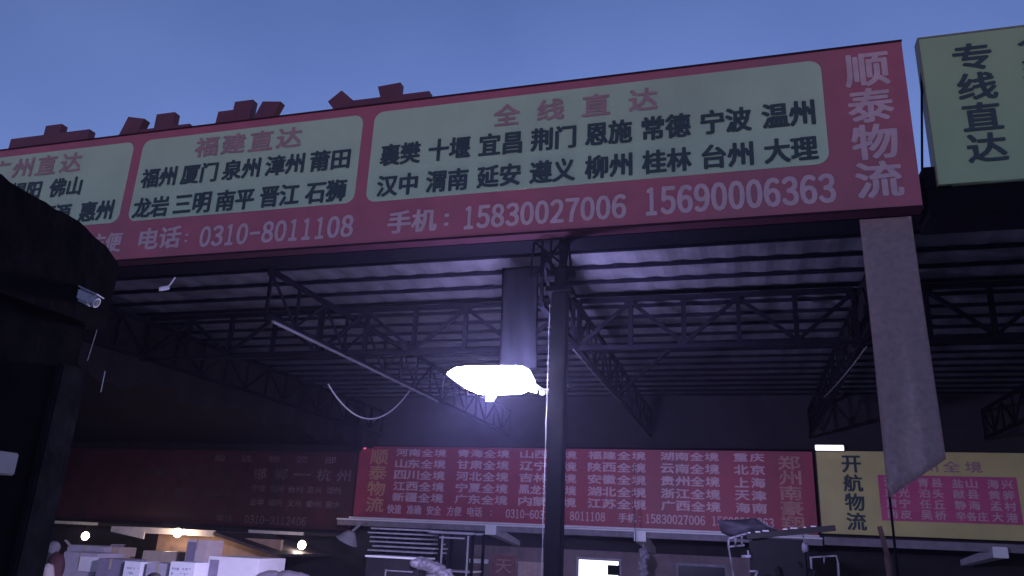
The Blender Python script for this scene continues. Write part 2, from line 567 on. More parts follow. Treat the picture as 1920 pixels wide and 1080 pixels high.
lettering(cs, row(['快速', '准确', '安全', '方便', '电话'], -9.29, -6.6, 2.70, 2.93, .40) + [(':', -6.36, -6.33, 2.74, 2.86),
          ]+digits('0310-6032221', -5.96, -4.42, 2.70, 2.91)+digits('8011108', -4.27, -3.36, 2.70, 2.91)+[
          ('手机', -3.03, -2.6, 2.70, 2.91), (':', -2.52, -2.49, 2.73, 2.85)]+digits('15830027006', -2.38, -.94, 2.70, 2.91)+digits('15690006363', -.80, .63, 2.70, 2.91), BL, M_pink, .035)

ys_ = thing('signboard', 'yellow inside signboard with a magenta panel of town names', 'signboard', (4.9, BY+.08, 2.62))
bm = BM(); box(bm, 1.67, 8.4, BY-.03, YB-.008, 2.62, 4.49)
obj('board', bm, M_yel2, ys_)
bm = BM(); box(bm, 2.96, 5.77, BY-.036, BY-.02, 2.95, 3.96)
mp_ = obj('panel', bm, M_mag, ys_)
lettering(ys_, column('开航物流', 2.22, 2.62, 2.72, 4.38, .14), BY-.034, M_ink, .035)
lettering(ys_, row(list('沧州全境'), 3.45, 5.12, 4.05, 4.29, .33), BY-.034, M_redink, .03)
tn = [('沧县', '青县', '盐山', '海兴'), ('东光', '泊头', '献县', '黄骅'), ('肃宁', '任丘', '静海', '孟村'), ('南皮', '吴桥', '辛各庄', '大港')]
it = []
for k, names in enumerate(tn):
    z1 = 3.90-.235*k
    for j, nm in enumerate(names):
        x0 = 3.08+.70*j
        it += row(list(nm), x0, x0+(.5 if len(nm) == 2 else .62), z1-.19, z1, .22 if len(nm) == 2 else .19)
lettering(mp_, it, BY-.040, M_pink, .03)

ls = thing('signboard', 'dim sooted red signboard with route names at the back left', 'signboard', (-15.5, BY+.08, 2.2))
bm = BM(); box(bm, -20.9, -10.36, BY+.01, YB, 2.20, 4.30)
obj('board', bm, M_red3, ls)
M_dimink = mat('sooted_dim_white_ink', (.14, .10, .105), .6, .3, 5, 0, 0, (.03, .02, .02), .8, 1.2)  # grimy ink, with the left bay's low light put into its colour
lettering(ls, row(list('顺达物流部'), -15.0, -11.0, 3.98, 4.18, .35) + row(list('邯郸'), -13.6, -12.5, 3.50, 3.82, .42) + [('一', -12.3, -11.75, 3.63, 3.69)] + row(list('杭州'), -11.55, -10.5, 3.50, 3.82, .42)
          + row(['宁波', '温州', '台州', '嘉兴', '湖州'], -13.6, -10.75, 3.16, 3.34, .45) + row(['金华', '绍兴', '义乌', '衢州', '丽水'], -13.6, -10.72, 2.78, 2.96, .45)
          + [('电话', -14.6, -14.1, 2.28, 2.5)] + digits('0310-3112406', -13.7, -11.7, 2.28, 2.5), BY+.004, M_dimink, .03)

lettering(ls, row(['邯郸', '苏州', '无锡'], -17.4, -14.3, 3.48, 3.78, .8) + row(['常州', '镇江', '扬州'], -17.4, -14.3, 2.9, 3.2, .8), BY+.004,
          mat('lamp_falloff_ink', (.055, .035, .035), .7, .4, 3, 0, 0, (.02, .015, .015), .9, .8), .03)  # darker copy of the ink: lamp falloff to the left put into the colour

# ------------------------------------------------------------------ post and the lamp on it
post = thing('steel_post', 'dark steel post carrying the bright lamp in the middle of the shed front', 'post', (-1.84, 7.9, 0))
bm = BM(); box(bm, -1.925, -1.755, 7.82, 7.98, 0, 4.74, .012)
obj('shaft', bm, mat('post_paint', (.012, .011, .016), .7, .25, 8, 0, 0, None, 0, 0, .1), post)
bm = BM(); box(bm, -1.98, -1.70, 7.78, 8.02, 4.741, 4.80)
box(bm, -1.90, -1.78, 7.85, 8.0, 4.80, 5.02); box(bm, -2.0, -1.70, 7.9, 8.02, 4.95, 5.02)
obj('cap_plate', bm, M_steel, post)
bm = BM()
for k in range(5):
    a = (-2.22+.12*k, 8.0, 4.99+.0*k)
    bar(bm, a, (-2.22+.10*k, 8.12, 5.46), .02)
bar(bm, (-1.84, 7.92, 5.0), (-1.84, 8.15, 5.47), .07)
bar(bm, (-2.2, 8.0, 5.0), (-1.86, 8.1, 5.46), .03); bar(bm, (-1.7, 8.0, 5.0), (-2.2, 8.1, 5.44), .03)
obj('bracket', bm, M_steel, post)
bm = BM()
tube(bm, [(-1.935, 7.81, 4.6-.16*k+0) if k % 2 else (-1.9375-.002*math.sin(k), 7.81, 4.6-.16*k) for k in range(29)], .0035, 6)
top('cable', bm, M_white, 'thin pale cable running down the left edge of the lamp post', 'cable')

lamp = thing('street_lamp', 'blazing white lamp head on a short arm at the middle post', 'lamp', (-2.5, 7.75, 3.6))
tilt = R(38)
LC = Vector((-2.56, 7.74, 3.73))
ex, en = Vector((1, 0, 0)), Vector((0, -math.sin(tilt), -math.cos(tilt)))
ev = ex.cross(en)*-1
if ev.z < 0: ev = -ev
def lamp_pt(px, py):
    d = ray(px, py)
    o_ = Vector((0, 0, CAM_H))
    t = (LC-o_).dot(en)/d.dot(en)
    return o_+d*t
out_px = [(838, 702), (852, 693), (880, 689), (915, 690), (950, 689), (978, 690), (992, 698), (1001, 716), (1006, 737), (990, 733), (975, 739), (932, 740), (925, 751), (911, 752), (913, 740), (896, 738), (876, 729), (855, 715)]
pts = [lamp_pt(*q) for q in out_px]
bm = BM()
a = [bm.verts.new(q) for q in pts]
b = [bm.verts.new(q-en*.03) for q in pts]
bm.faces.new(a); bm.faces.new(b[::-1])
for i in range(len(a)):
    bm.faces.new((a[i], b[i], b[(i+1) % len(a)], a[(i+1) % len(a)]))
obj('lens', bm, glow('lamp_glow', (.70, .68, 1.0), 170), lamp)
bm = BM()
inn = [LC+(q-LC)*.93-en*.032 for q in pts]
bk = [LC+(q-LC)*.6-en*.13 for q in pts]
a = [bm.verts.new(q) for q in inn]; b = [bm.verts.new(q) for q in bk]
bm.faces.new(a[::-1]); bm.faces.new(b)
for i in range(len(a)):
    bm.faces.new((a[i], b[i], b[(i+1) % len(a)], a[(i+1) % len(a)]))
obj('housing', bm, M_grey, lamp)
bm = BM(); tube(bm, [lamp_pt(990, 722)-en*.05, Vector((-1.99, 7.84, 3.66)), Vector((-1.93, 7.85, 3.66))], .025)
obj('arm', bm, M_grey, lamp)
bm = BM(); ellipsoid(bm, at(1017, 737, 7.72), .03, .03, .025, 2)
obj('clamp', bm, glow('clamp_glare', (.9, .9, 1), 1.5), lamp)  # emission stands in for the lamp's glare on the clamp
pl = bpy.data.lights.new('lamp_light', 'POINT')
pl.energy = 520
pl.color = (.48, .45, 1.0)
pl.shadow_soft_size = .12
pl_o = bpy.data.objects.new('lamp_light', pl)
COL.objects.link(pl_o)
pl_o.parent = lamp
pl_o.location = Vector((-2.68, 8.12, 3.66))-Vector(lamp.location)
sp = bpy.data.lights.new('cargo_fill', 'SPOT')      # spot added at the lamp to brighten the cartons in the next bay
sp.energy = 3500
sp.color = (.66, .60, 1.0)
sp.spot_size, sp.spot_blend = R(105), 1.0
sp.shadow_soft_size = .12
sp_o = bpy.data.objects.new('cargo_fill', sp)
COL.objects.link(sp_o)
sp_o.parent = lamp
sp_o.location = Vector((-2.72, 7.62, 3.50))-Vector(lamp.location)
sp_o.rotation_euler = Vector((.66, -.42, .62)).to_track_quat('Z', 'Y').to_euler()

si = bpy.data.lights.new('roof_fill', 'SPOT')     # spot added behind the lamp head to brighten the roof deeper in
si.energy = 1500
si.color = pl.color
si.spot_size, si.spot_blend = R(125), 1.0
si.shadow_soft_size = .12
si_o = bpy.data.objects.new('roof_fill', si)
COL.objects.link(si_o)
si_o.parent = lamp
si_o.location = Vector((-2.45, 8.14, 3.68))-Vector(lamp.location)
si_o.rotation_euler = Vector((-.05, -.88, -.36)).to_track_quat('Z', 'Y').to_euler()

# ------------------------------------------------------------------ cables, hanging sheets, small fittings under the roof
def sag(p, q, d, n=14):
    p, q = Vector(p), Vector(q)
    return [p.lerp(q, i/n)-Vector((0, 0, d*4*(i/n)*(1-i/n))) for i in range(n+1)]
bm = BM(); tube(bm, sag(atx(615, 720, -5.9), atx(768, 733, -5.9), .52, 18), .011, 6)
top('cable', bm, mat('dull_white_cable', (.32, .31, .33), .6, .1), 'pale cable sagging in a loop below the roof truss left of the lamp', 'cable')
bm = BM()
tube(bm, [(-5.9, 8.6, 4.765), (-5.9, 14.6, 4.765)], .022, 8)  # truss chord catching the lamp light, put in as a paler pipe
top('lit_chord', bm, mat('lit_chord_tone', (.12, .115, .12), .6, .15, 8), 'pale pipe added as the lit lower chord of the truss left of the lamp', 'pipe')
for (p1, p2, lb) in (((1165, 755), (1075, 655), 'frayed pale rope hanging off the truss right of the middle post'), ((1545, 745), (1625, 650), 'pale rope along the truss left of the white hanging sheet')):
    a, b = atx(p2[0], p2[1], -2.1 if p1[0] < 1300 else 1.45), atx(p1[0], p1[1], -2.1 if p1[0] < 1300 else 1.45)
    bm = BM(); tube(bm, sag(a, b, .03), .008, 6)
    top('rope', bm, mat('dull_rope', (.10, .095, .10), .7, .2, 8), lb, 'rope')

def sheet(name, outline, folds, amp, m, label, th=.012, n=(14, 26)):
    """a hanging cloth between four corner points (top left, top right, bottom right, bottom left), with folds"""
    tl, tr, br, bl = [Vector(q) for q in outline]
    bm = BM()
    def surf(u, v):
        p_ = tl.lerp(tr, u).lerp(bl.lerp(br, u), v)
        s = amp*(.35+.65*v)
        return p_+Vector((.25*s*math.sin(v*5+u*3), s*math.sin(u*folds+v*1.7)+.4*s*math.sin(u*folds*2.3-v*3), 0))
    f = [[bm.verts.new(surf(i/n[0], j/n[1])) for i in range(n[0]+1)] for j in range(n[1]+1)]
    for j in range(n[1]):
        for i in range(n[0]):
            bm.faces.new((f[j][i], f[j][i+1], f[j+1][i+1], f[j+1][i]))
    bmesh.ops.solidify(bm, geom=bm.faces[:], thickness=th)
    return top(name, bm, m, label, 'sheet', None, True)
M_sheetw = mat('white_woven_sheet', (.48, .37, .37), .85, .12, 18, 0, .35, (.40, .31, .30), .5, 1.1)
M_sheetd = mat('grey_woven_sheet', (.008, .008, .01), .9, .2, 5, 0, .2, None, 0, 0, 0)
wy = 7.83
sheet('hanging_sheet', ((1.26, 8.02, 5.44), (1.74, 8.02, 5.44), (1.735, wy, 3.01), (1.235, wy, 2.66)), 4.5, .012, M_sheetw, 'long whitish sheet hanging at the right column with a slanted lower edge')
sheet('hanging_sheet', ((-2.80, 8.75, 5.40), (-2.32, 8.75, 5.40), (-2.32, 8.75, 4.1), (-2.77, 8.75, 4.1)), 7, .03, M_sheetd, 'short grey sheet hanging above the lamp beside the middle post')
# dark curtain closing the top of the next bay
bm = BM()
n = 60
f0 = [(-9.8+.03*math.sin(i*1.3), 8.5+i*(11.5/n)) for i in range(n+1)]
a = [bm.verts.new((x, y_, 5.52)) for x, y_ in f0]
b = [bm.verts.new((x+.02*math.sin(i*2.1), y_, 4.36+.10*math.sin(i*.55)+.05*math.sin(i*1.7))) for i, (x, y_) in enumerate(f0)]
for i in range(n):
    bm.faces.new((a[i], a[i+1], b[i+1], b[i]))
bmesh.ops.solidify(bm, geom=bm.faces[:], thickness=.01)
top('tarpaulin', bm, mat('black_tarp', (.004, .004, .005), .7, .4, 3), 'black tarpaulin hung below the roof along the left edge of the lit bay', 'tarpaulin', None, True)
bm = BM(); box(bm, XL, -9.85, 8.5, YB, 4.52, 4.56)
top('low_ceiling', bm, mat('shade_black_ceiling', (.006, .005, .006), .9, .3, 3, 0, 0, None, 0, 0, .05), 'dark low ceiling over the unlit bay on the left', 'ceiling')  # darkness of the unlit bay put into the ceiling colour

# black netting bunched along the truss at the right column
bm = BM()
n = 70
a, b = [], []
for i in range(n+1):
    y_ = 8.6+i*(4.6/n)
    w_ = .03*math.sin(i*1.9)+.02*math.sin(i*.7)
    a.append(bm.verts.new((1.57+w_, y_, 5.47)))
    b.append(bm.verts.new((1.55-w_, y_, 5.12+.14*math.sin(i*.37)+.10*math.sin(i*1.31)-.10*math.exp(-((i-8)/9)**2))))
for i in range(n):
    if i % 9 not in (4,):
        bm.faces.new((a[i], a[i+1], b[i+1], b[i]))
bmesh.ops.solidify(bm, geom=bm.faces[:], thickness=.02)
top('bunched_netting', bm, MATS['black_tarp'], 'black netting bunched along the truss above the right hanging sheet', 'netting', None, True)

def cctv(label, base, aim, s, mount):
    """small bullet camera: body, sun hood, lens ring, bracket"""
    base, aim = Vector(base), Vector(aim).normalized()
    t = thing('security_camera', label, 'camera', base)
    q = aim.to_track_quat('Y', 'Z').to_matrix().to_4x4()
    M = Matrix.Translation(base) @ q @ Matrix.Scale(s, 4)
    def fin(bm, name, m):
        bmesh.ops.transform(bm, matrix=M, verts=bm.verts[:])
        obj(name, bm, m, t)
    bm = BM(); box(bm, -.3, .3, -.8, .75, -.3, .3, .1); fin(bm, 'body', M_cctv)
    bm = BM(); box(bm, -.36, .36, -.85, .95, .31, .36); fin(bm, 'sun_hood', M_cctv)
    bm = BM(); tube(bm, [(0, .75, -.02), (0, .98, -.02)], .26, 16); fin(bm, 'lens_ring', M_cctv)
    bm = BM(); tube(bm, [(0, .985, -.02), (0, 1.0, -.02)], .17, 16); fin(bm, 'lens', M_black)
    bm = BM(); tube(bm, [base-aim*s*.4, (base-aim*s*.4).lerp(Vector(mount), .5)+Vector((0, 0, -.1*s)), mount], .14*s, 8)
    obj('bracket', bm, M_cctv, t)
M_cctv = mat('camera_white', (.55, .54, .60), .4, .06, 8)

# ------------------------------------------------------------------ dark outbuilding close by on the left
OX, OY, OZ = -3.07, 3.0, 3.43
ob = thing('outbuilding', 'near black outbuilding at the left edge with a rounded eave', 'building', (OX-2, 1, 0))
M_ob = mat('backlit_brick', (.007, .006, .008), .95, .5, 5, 0, .6, None, 0, 0, .05)  # backlit darkness put into the colours of wall, roof and pilaster
bm = BM(); box(bm, OX-4, OX-.03, -3, OY-.03, 0, OZ-.25)
obj('wall', bm, M_ob, ob)
bm = BM()
crest = [(OY+.05, OZ-.03), (OY+.03, OZ+.0), (OY-.06, OZ+.05), (OY-.2, OZ+.09), (OY-.6, OZ+.13), (OY-1.6, OZ+.15)]
prof = [(OY+.05, OZ-.36), (OY+.045, OZ-.2)]
_rn = random.Random(4)
for (ya, za), (yb_, zb) in zip(crest, crest[1:]):      # old felt edge, slightly ragged
    k_ = max(1, int((ya-yb_)/.045))
    for q in range(k_):
        prof.append((ya+(yb_-ya)*q/k_, za+(zb-za)*q/k_+_rn.uniform(-.011, .009)))
prof += [(-3.1, OZ+.14), (-3.1, OZ-.34)]
a = [bm.verts.new((OX-4.1, y_, z)) for y_, z in prof]; b = [bm.verts.new((OX+.02, y_, z)) for y_, z in prof]
bm.faces.new(a); bm.faces.new(b[::-1])
for i in range(len(prof)):
    bm.faces.new((a[i], b[i], b[(i+1) % len(prof)], a[(i+1) % len(prof)]))
obj('roof', bm, mat('backlit_roof', (.008, .006, .008), .9, .5, 6, 0, .6, None, 0, 0, .05), ob)
bm = BM(); box(bm, OX-.03, OX+.02, OY-.16, OY+.0, 0, 2.85, .01)
obj('pilaster', bm, mat('backlit_render', (.016, .015, .019), .9, .5, 6, 0, .5, None, 0, 0, .05), ob)
p = atx(3, 868, OX)
bm = BM(); box(bm, OX-.03, OX+.05, p.y-.07, p.y+.035, p.z-.05, p.z+.045, .006)
top('switch_box', bm, M_grey, 'small grey switch box on the dark wall at the left edge', 'box')
c_ = at(150, 553, 2.86)
cctv('white security camera on the dark outbuilding, lens aimed to the right', c_, (1.0, .30, -.40), .10, (OX, 2.72, c_.z+.05))
c2 = at(309, 541, 8.3)
cctv('tiny white security camera below the red signboard at the left', c2, (-.7, -.6, -.35), .075, (c2.x+.1, 8.34, c2.z+.17))
for (q0, q1, r_, lb) in (((188, 598), (164, 676), .0016, 'short pale wire hanging below the security camera on the dark wall'), ((197, 696), (189, 735), .0020, 'pale wire end just outside the corner of the dark wall'), ((107, 742), (90, 800), .0016, 'pale wire lower down on the dark outbuilding wall')):
    a, b = at(*q0, 3.06), at(*q1, 3.06)
    bm = BM(); tube(bm, sag(a, b, .004, 8), r_, 6)
    top('wire', bm, M_white, lb, 'wire')

# ------------------------------------------------------------------ lights at the back
def bulb(label, p, drop, col, power):
    p = Vector(p)
    t = thing('light_bulb', label, 'light bulb', p, 'bare bulbs at the back left')
    bm = BM(); ellipsoid(bm, p, .10, .10, .11, 3); obj('bulb', bm, glow('bulb_glow', (1, .80, .62), 22), t, True)
    bm = BM(); tube(bm, [p+Vector((0, 0, .075)), p+Vector((0, 0, .15))], .03, 10); obj('socket', bm, M_black, t)
    bm = BM(); tube(bm, [p+Vector((0, 0, .15)), p+Vector((0, 0, drop))], .006, 6); obj('flex', bm, M_black, t)
    l = bpy.data.lights.new('bulb_light', 'POINT')
    l.energy, l.color, l.shadow_soft_size = power, col, .08
    o = bpy.data.objects.new('bulb_light', l)
    COL.objects.link(o); o.parent = t; o.location = (0, -.17, -.06)
b1, b2, b3 = at(160, 1005, 18.6), at(333, 999, 17.12), at(566, 1022, 18.6)
bulb('glowing bare bulb nearest the dark outbuilding, at the far left', b1, .3, (1, .80, .64), 9)
bulb('glowing bare bulb under the pale eave of the booth', b2, .15, (1, .70, .50), 34)
bulb('glowing bare bulb right of the booth, below the dim red signboard', b3, .3, (1, .86, .74), 9)
a, b = at(1528, 838, 19.9), at(1582, 838, 19.9)
sl = thing('strip_light', 'small white lit strip light on the top edge of the yellow inside signboard', 'light', (a.x, 19.9, a.z-.07))
bm = BM(); box(bm, a.x, b.x, 19.86, 19.90, a.z-.085, a.z+.045, .01); obj('diffuser', bm, glow('strip_glow', (1, .92, .95), 1.1), sl)
bm = BM(); box(bm, a.x-.02, b.x+.02, 19.901, 19.965, a.z-.10, a.z+.06); obj('housing', bm, M_steel, sl)
p = at(684, 840, 19.85)
bm = BM(); ellipsoid(bm, p, .035, .03, .035, 2)
top('indicator_light', bm, glow('red_glow', (1, .05, .16), 1.6), 'tiny red indicator light at the upper left corner of the province signboard', 'light')

# ------------------------------------------------------------------ booth with the warm bulb
BYF = 17.3
q0, q1, q2 = at(273, 992, BYF), at(405, 990, BYF), at(211, 983, BYF)
bo = thing('booth', 'small site booth with a pale eave board and plywood front', 'booth', ((q0.x+q1.x)/2, 18.6, 0))
M_ply = mat('plywood', (.42, .27, .18), .7, .15, 4, 0, 0, (.25, .14, .1), .4)
bm = BM(); box(bm, q2.x, q1.x, BYF+.02, 20.0, q0.z-.10, q0.z+.02); obj('roof', bm, M_white, bo)
bm = BM(); box(bm, q0.x, q1.x, BYF-.02, BYF+.018, q0.z-.085, q0.z+.045)
prism_xz(bm, [(q2.x, q0.z+.03), (q0.x-.004, q0.z+.045), (q0.x-.004, q0.z-.24), (q2.x, q0.z-.10)], BYF-.022, BYF+.016)
obj('eave_board', bm, M_trimw, bo)
bm = BM(); box(bm, q0.x+.05, q1.x+1.6, 17.75, 17.85, 0, q0.z-.102)
obj('front_wall', bm, M_ply, bo)
bm = BM(); box(bm, q0.x+.05, q0.x+.12, 18.4, 19.9, 0, q0.z-.104); obj('side_wall', bm, M_ply, bo)
bm = BM(); box(bm, q0.x+.5, q0.x+1.5, 17.72, 17.748, .05, 1.62); obj('door', bm, mat('booth_door', (.3, .2, .15), .6, .15), bo)
bm = BM(); prism_xz(bm, [(q1.x+.02, q0.z+.02), (q1.x+1.9, q0.z-.42), (q1.x+1.9, q0.z-.48), (q1.x+.02, q0.z-.06)], 17.2, 19.8)
obj('lean_to_roof', bm, mat('dark_sheet', (.06, .05, .055), .6, .3), bo)

# ------------------------------------------------------------------ cartons and sacks at the lower left
def carton(x0, x1, ytop, Y, d, m, label, ink=None, tape=True):
    a, b = at(x0, ytop, Y), at(x1, ytop, Y)
    zt = (a.z+b.z)/2
    t = thing('carton', label, 'carton', ((a.x+b.x)/2, Y+d/2, 0), 'cartons standing at the back left')
    bm = BM(); box(bm, a.x, b.x, Y, Y+d, 0, zt, .008)
    obj('box', bm, m, t)
    if tape:
        bm = BM(); box(bm, (a.x+b.x)/2-.025, (a.x+b.x)/2+.025, Y-.003, Y+d+.003, zt-.18, zt+.003); obj('tape', bm, mat('packing_tape', (.42, .34, .26), .3, .1), t)
    if ink:
        rnd = random.Random(int(x0))
        bm = BM()
        w = b.x-a.x
        for k in range(ink):
            z, x = zt-.10-.085*k, a.x+.10*w
            while x < b.x-.16*w:
                q = rnd.uniform(.03, .11)*w
                if rnd.random() < .72:
                    h = rnd.choice((.012, .03, .04))
                    box(bm, x, x+q, Y-.0025, Y+.002, z-h, z)
                x += q+rnd.uniform(.015, .06)*w
        obj('printing', bm, mat('violet_print', (.36, .33, .47), .6, .15), t)
    return t
M_ct_w = mat('white_carton', (.72, .68, .72), .6, .05, 6)
M_ct_g = mat('grey_carton', (.40, .36, .44), .65, .1, 6)
M_ct_d = mat('mauve_carton', (.22, .19, .27), .65, .12, 6)
M_ct_k = mat('kraft_carton', (.46, .36, .30), .7, .1, 6)
M_ct_b = mat('bright_printed_carton', (.80, .78, .84), .5, .04, 6)
carton(120, 184, 1036, 13.0, .7, M_ct_g, 'grey carton with a paler sheet on its front at the far left of the row')
carton(127, 197, 1023, 14.0, .6, M_ct_g, 'grey carton with its top flaps standing up behind the row, near the far left')
carton(199, 225, 1026, 14.2, .5, M_ct_k, 'narrow dull carton between the flapped carton and the booth')
carton(184, 234, 1048, 12.8, .6, M_ct_d, 'plain dark mauve carton left of the first printed white carton')
carton(234, 266, 1053, 12.7, .5, M_ct_b, 'printed white carton right of the dark mauve carton', 5, False)
carton(276, 320, 1056, 12.7, .5, M_ct_g, 'grey printed carton behind the dark head', 4)
carton(320, 367, 1054, 12.6, .5, M_ct_b, 'brightest printed white carton right of the dark head', 5, False)
carton(268, 336, 1034, 14.0, .6, M_ct_k, 'pinkish kraft carton behind the printed cartons, under the booth bulb')
carton(352, 391, 1012, 13.6, .5, mat('pinkish_carton', (.56, .45, .45), .6, .08, 6), 'tallest narrow carton with a dark left strip')
carton(391, 486, 1045, 13.0, .9, M_ct_w, 'big plain off-white carton at the right end of the row', None, False)
a = at(391, 1045, 13.0)
for (x0, x1, y0, Y, lb) in ((395, 411, 1047, 12.98, 0), (354, 369, 1014, 13.58, 1)):
    a, b = at(x0, y0, Y), at(x1, y0, Y)
    bm = BM(); box(bm, a.x, b.x, Y, Y+.015, a.z-.55, a.z-.02)
    par = [o for o in COL.objects if o.name.startswith('carton') and o.type == 'EMPTY'][-1 if lb == 0 else -2]
    obj('side_strip', bm, M_ct_d, par)
a, b = at(152, 1043, 12.99), at(181, 1073, 12.99)
par = [o for o in COL.objects if o.name.startswith('carton') and o.type == 'EMPTY'][0]
bm = BM(); box(bm, a.x, b.x, 12.975, 12.992, b.z, a.z); obj('paper_sheet', bm, M_ct_w, par)
par = [o for o in COL.objects if o.name.startswith('carton') and o.type == 'EMPTY'][1]
a, b = at(130, 1024, 14.0), at(195, 1024, 14.0)
bm = BM()
bar(bm, (a.x+.02, 14.02, a.z), (a.x-.08, 13.95, a.z+.12), .3, .006); bar(bm, (b.x-.02, 14.3, a.z), (b.x+.1, 14.3, a.z+.08), .4, .006)
obj('flap', bm, M_ct_g, par)

def sack(px, py, Y, rx, rz, m, label, s):
    p = at(px, py, Y)
    bm = BM()
    ellipsoid(bm, (p.x, Y, p.z-rz), rx, rx*.8, rz, 3, .14, s)
    zb = p.z-2*rz
    tube(bm, [(p.x, Y, 0), (p.x+.02, Y, zb*.5), (p.x, Y, zb+.3*rz)], rx*.85, 14, rx*.75)
    return top('sack', bm, m, label, 'sack', None, True)
sack(104, 1014, 12.6, .12, .13, mat('grey_sack', (.18, .165, .19), .8, .15, 7), 'slim upright grey sack beside the dark wall at the far left', 3)
sack(110, 1034, 12.3, .17, .3, mat('maroon_sack', (.07, .025, .035), .8, .3, 7), 'dark maroon sack in front of the grey sack at the far left', 5)
sack(92, 1058, 11.6, .14, .2, mat('pale_sack', (.34, .29, .30), .8, .12, 7), 'pale sack lowest in the far left corner', 8)
for k, (px, py, w, lb) in enumerate(((508, 1069, .36, 'flat grey bundle right of the big off-white carton'), (548, 1070, .42, 'lumpy pale bundle at the right end of the low bundles'))):
    p = at(px, py, 13.2)
    bm = BM(); ellipsoid(bm, (p.x, 13.2, p.z-.25), w, .4, .25, 3, .12, k+11)
    box(bm, p.x-w*.7, p.x+w*.7, 12.95, 13.45, 0, p.z-.26)
    top('cloth_bundle', bm, mat('grey_wrap_cloth', (.22, .19, .24), .8, .2, 7), lb, 'bundle', None, True)

# ------------------------------------------------------------------ the person whose hair shows at the bottom
def person(label, base, H, heading):
    t = thing('person', label, 'person', base)
    t.rotation_euler = (0, 0, heading)
    me = bpy.data.meshes.new('body')
    J = {'pelvis': (0, 0, .53*H), 'waist': (0, 0, .62*H), 'chest': (0, .0, .74*H), 'neck': (0, 0, .835*H), 'skull': (0, -.015, .90*H), 'crown': (0, -.005, .965*H)}
    rad = {'pelvis': .15, 'waist': .135, 'chest': .155, 'neck': .058, 'skull': .085, 'crown': .075}
    E_ = [('pelvis', 'waist'), ('waist', 'chest'), ('chest', 'neck'), ('neck', 'skull'), ('skull', 'crown')]
    for s, n_ in ((-1, 'l'), (1, 'r')):
        J.update({'sh'+n_: (s*.17, 0, .80*H), 'el'+n_: (s*.22, .02, .62*H), 'wr'+n_: (s*.23, -.06, .48*H), 'pm'+n_: (s*.23, -.075, .435*H),
                  'hip'+n_: (s*.09, 0, .50*H), 'kn'+n_: (s*.10, -.02, .27*H), 'an'+n_: (s*.10, .02, .04*H), 'to'+n_: (s*.11, -.15, .022*H)})
        rad.update({'sh'+n_: .062, 'el'+n_: .044, 'wr'+n_: .032, 'pm'+n_: .036, 'hip'+n_: .085, 'kn'+n_: .058, 'an'+n_: .042, 'to'+n_: .034})
        E_ += [('chest', 'sh'+n_), ('sh'+n_, 'el'+n_), ('el'+n_, 'wr'+n_), ('wr'+n_, 'pm'+n_), ('pelvis', 'hip'+n_), ('hip'+n_, 'kn'+n_), ('kn'+n_, 'an'+n_), ('an'+n_, 'to'+n_)]
        for k, (dx, L) in enumerate(((-.030, .062), (-.010, .074), (.012, .070), (.032, .055))):
            a_, b_ = 'f%d%s' % (k, n_), 'g%d%s' % (k, n_)
            J[a_] = (s*.23+.02*k-.03, -.085+dx*.1, .405*H)
            J[a_] = (s*.23, -.075+dx, .40*H)
            J[b_] = (s*.225, -.082+dx, .40*H-L)
            rad[a_] = .0095; rad[b_] = .008
            E_ += [('pm'+n_, a_), (a_, b_)]
        J['th'+n_] = (s*.20, -.125, .42*H); rad['th'+n_] = .010
        E_ += [('pm'+n_, 'th'+n_)]
    names = list(J)
    me.from_pydata([J[k] for k in names], [(names.index(a_), names.index(b_)) for a_, b_ in E_], [])
    me.materials.append(mat('dark_jacket', (.03, .03, .045), .8, .2, 8))
    o = bpy.data.objects.new('body', me)
    COL.objects.link(o)
    md = o.modifiers.new('skin', 'SKIN')
    for i, k in enumerate(names):
        sv = me.skin_vertices[0].data[i]
        sv.radius = (rad[k], rad[k]*(.8 if k in ('pelvis', 'waist', 'chest') else 1))
        sv.use_root = (k == 'pelvis')
    o.modifiers.new('sub', 'SUBSURF').levels = 2
    o.modifiers['sub'].render_levels = 2
    bpy.context.view_layer.update()
    m2 = bpy.data.meshes.new_from_object(o.evaluated_get(bpy.context.evaluated_depsgraph_get()))
    m2.name = 'body'
    bpy.data.objects.remove(o)
    o = bpy.data.objects.new('body', m2)
    skin = mat('skin', (.42, .26, .20), .6, .08, 8)
    m2.materials.append(skin)
    for p_ in m2.polygons:
        p_.use_smooth = True
        c = p_.center
        if c.z > .835*H or c.z < .455*H and abs(c.x) > .19:
            p_.material_index = 1
    COL.objects.link(o); o.parent = t
    loc = Vector(base)
    bm = BM(); ellipsoid(bm, loc+Vector((0, .012, .935*H)), .088, .102, .112, 3, .03, 2)
    for v in bm.verts:
        q = v.co-loc
        if q.y < -.045 and q.z < .955*H: v.co.y = loc.y-.045
        if q.z < .885*H: v.co.z = loc.z+.885*H
    obj('hair', bm, mat('black_hair', (.012, .011, .012), .5, .3, 40), t, True)
    bm = BM(); ellipsoid(bm, loc+Vector((0, -.10, .895*H)), .015, .02, .022, 2)
    for s in (-1, 1):
        ellipsoid(bm, loc+Vector((s*.088, 0, .90*H)), .012, .022, .032, 2)
    obj('ears_and_nose', bm, skin, t, True)
    bm = BM()
    for s in (-1, 1): ellipsoid(bm, loc+Vector((s*.033, -.094, .915*H)), .013, .008, .007, 2)
    ellipsoid(bm, loc+Vector((0, -.094, .868*H)), .025, .008, .006, 2)
    obj('eyes_and_mouth', bm, mat('eye_dark', (.08, .03, .03), .4, .1), t, True)
hp = at(293, 1074, 7.5)
person('person in dark clothes whose black hair shows before the printed cartons', (hp.x, 7.5, 0), hp.z/1.0, R(165))

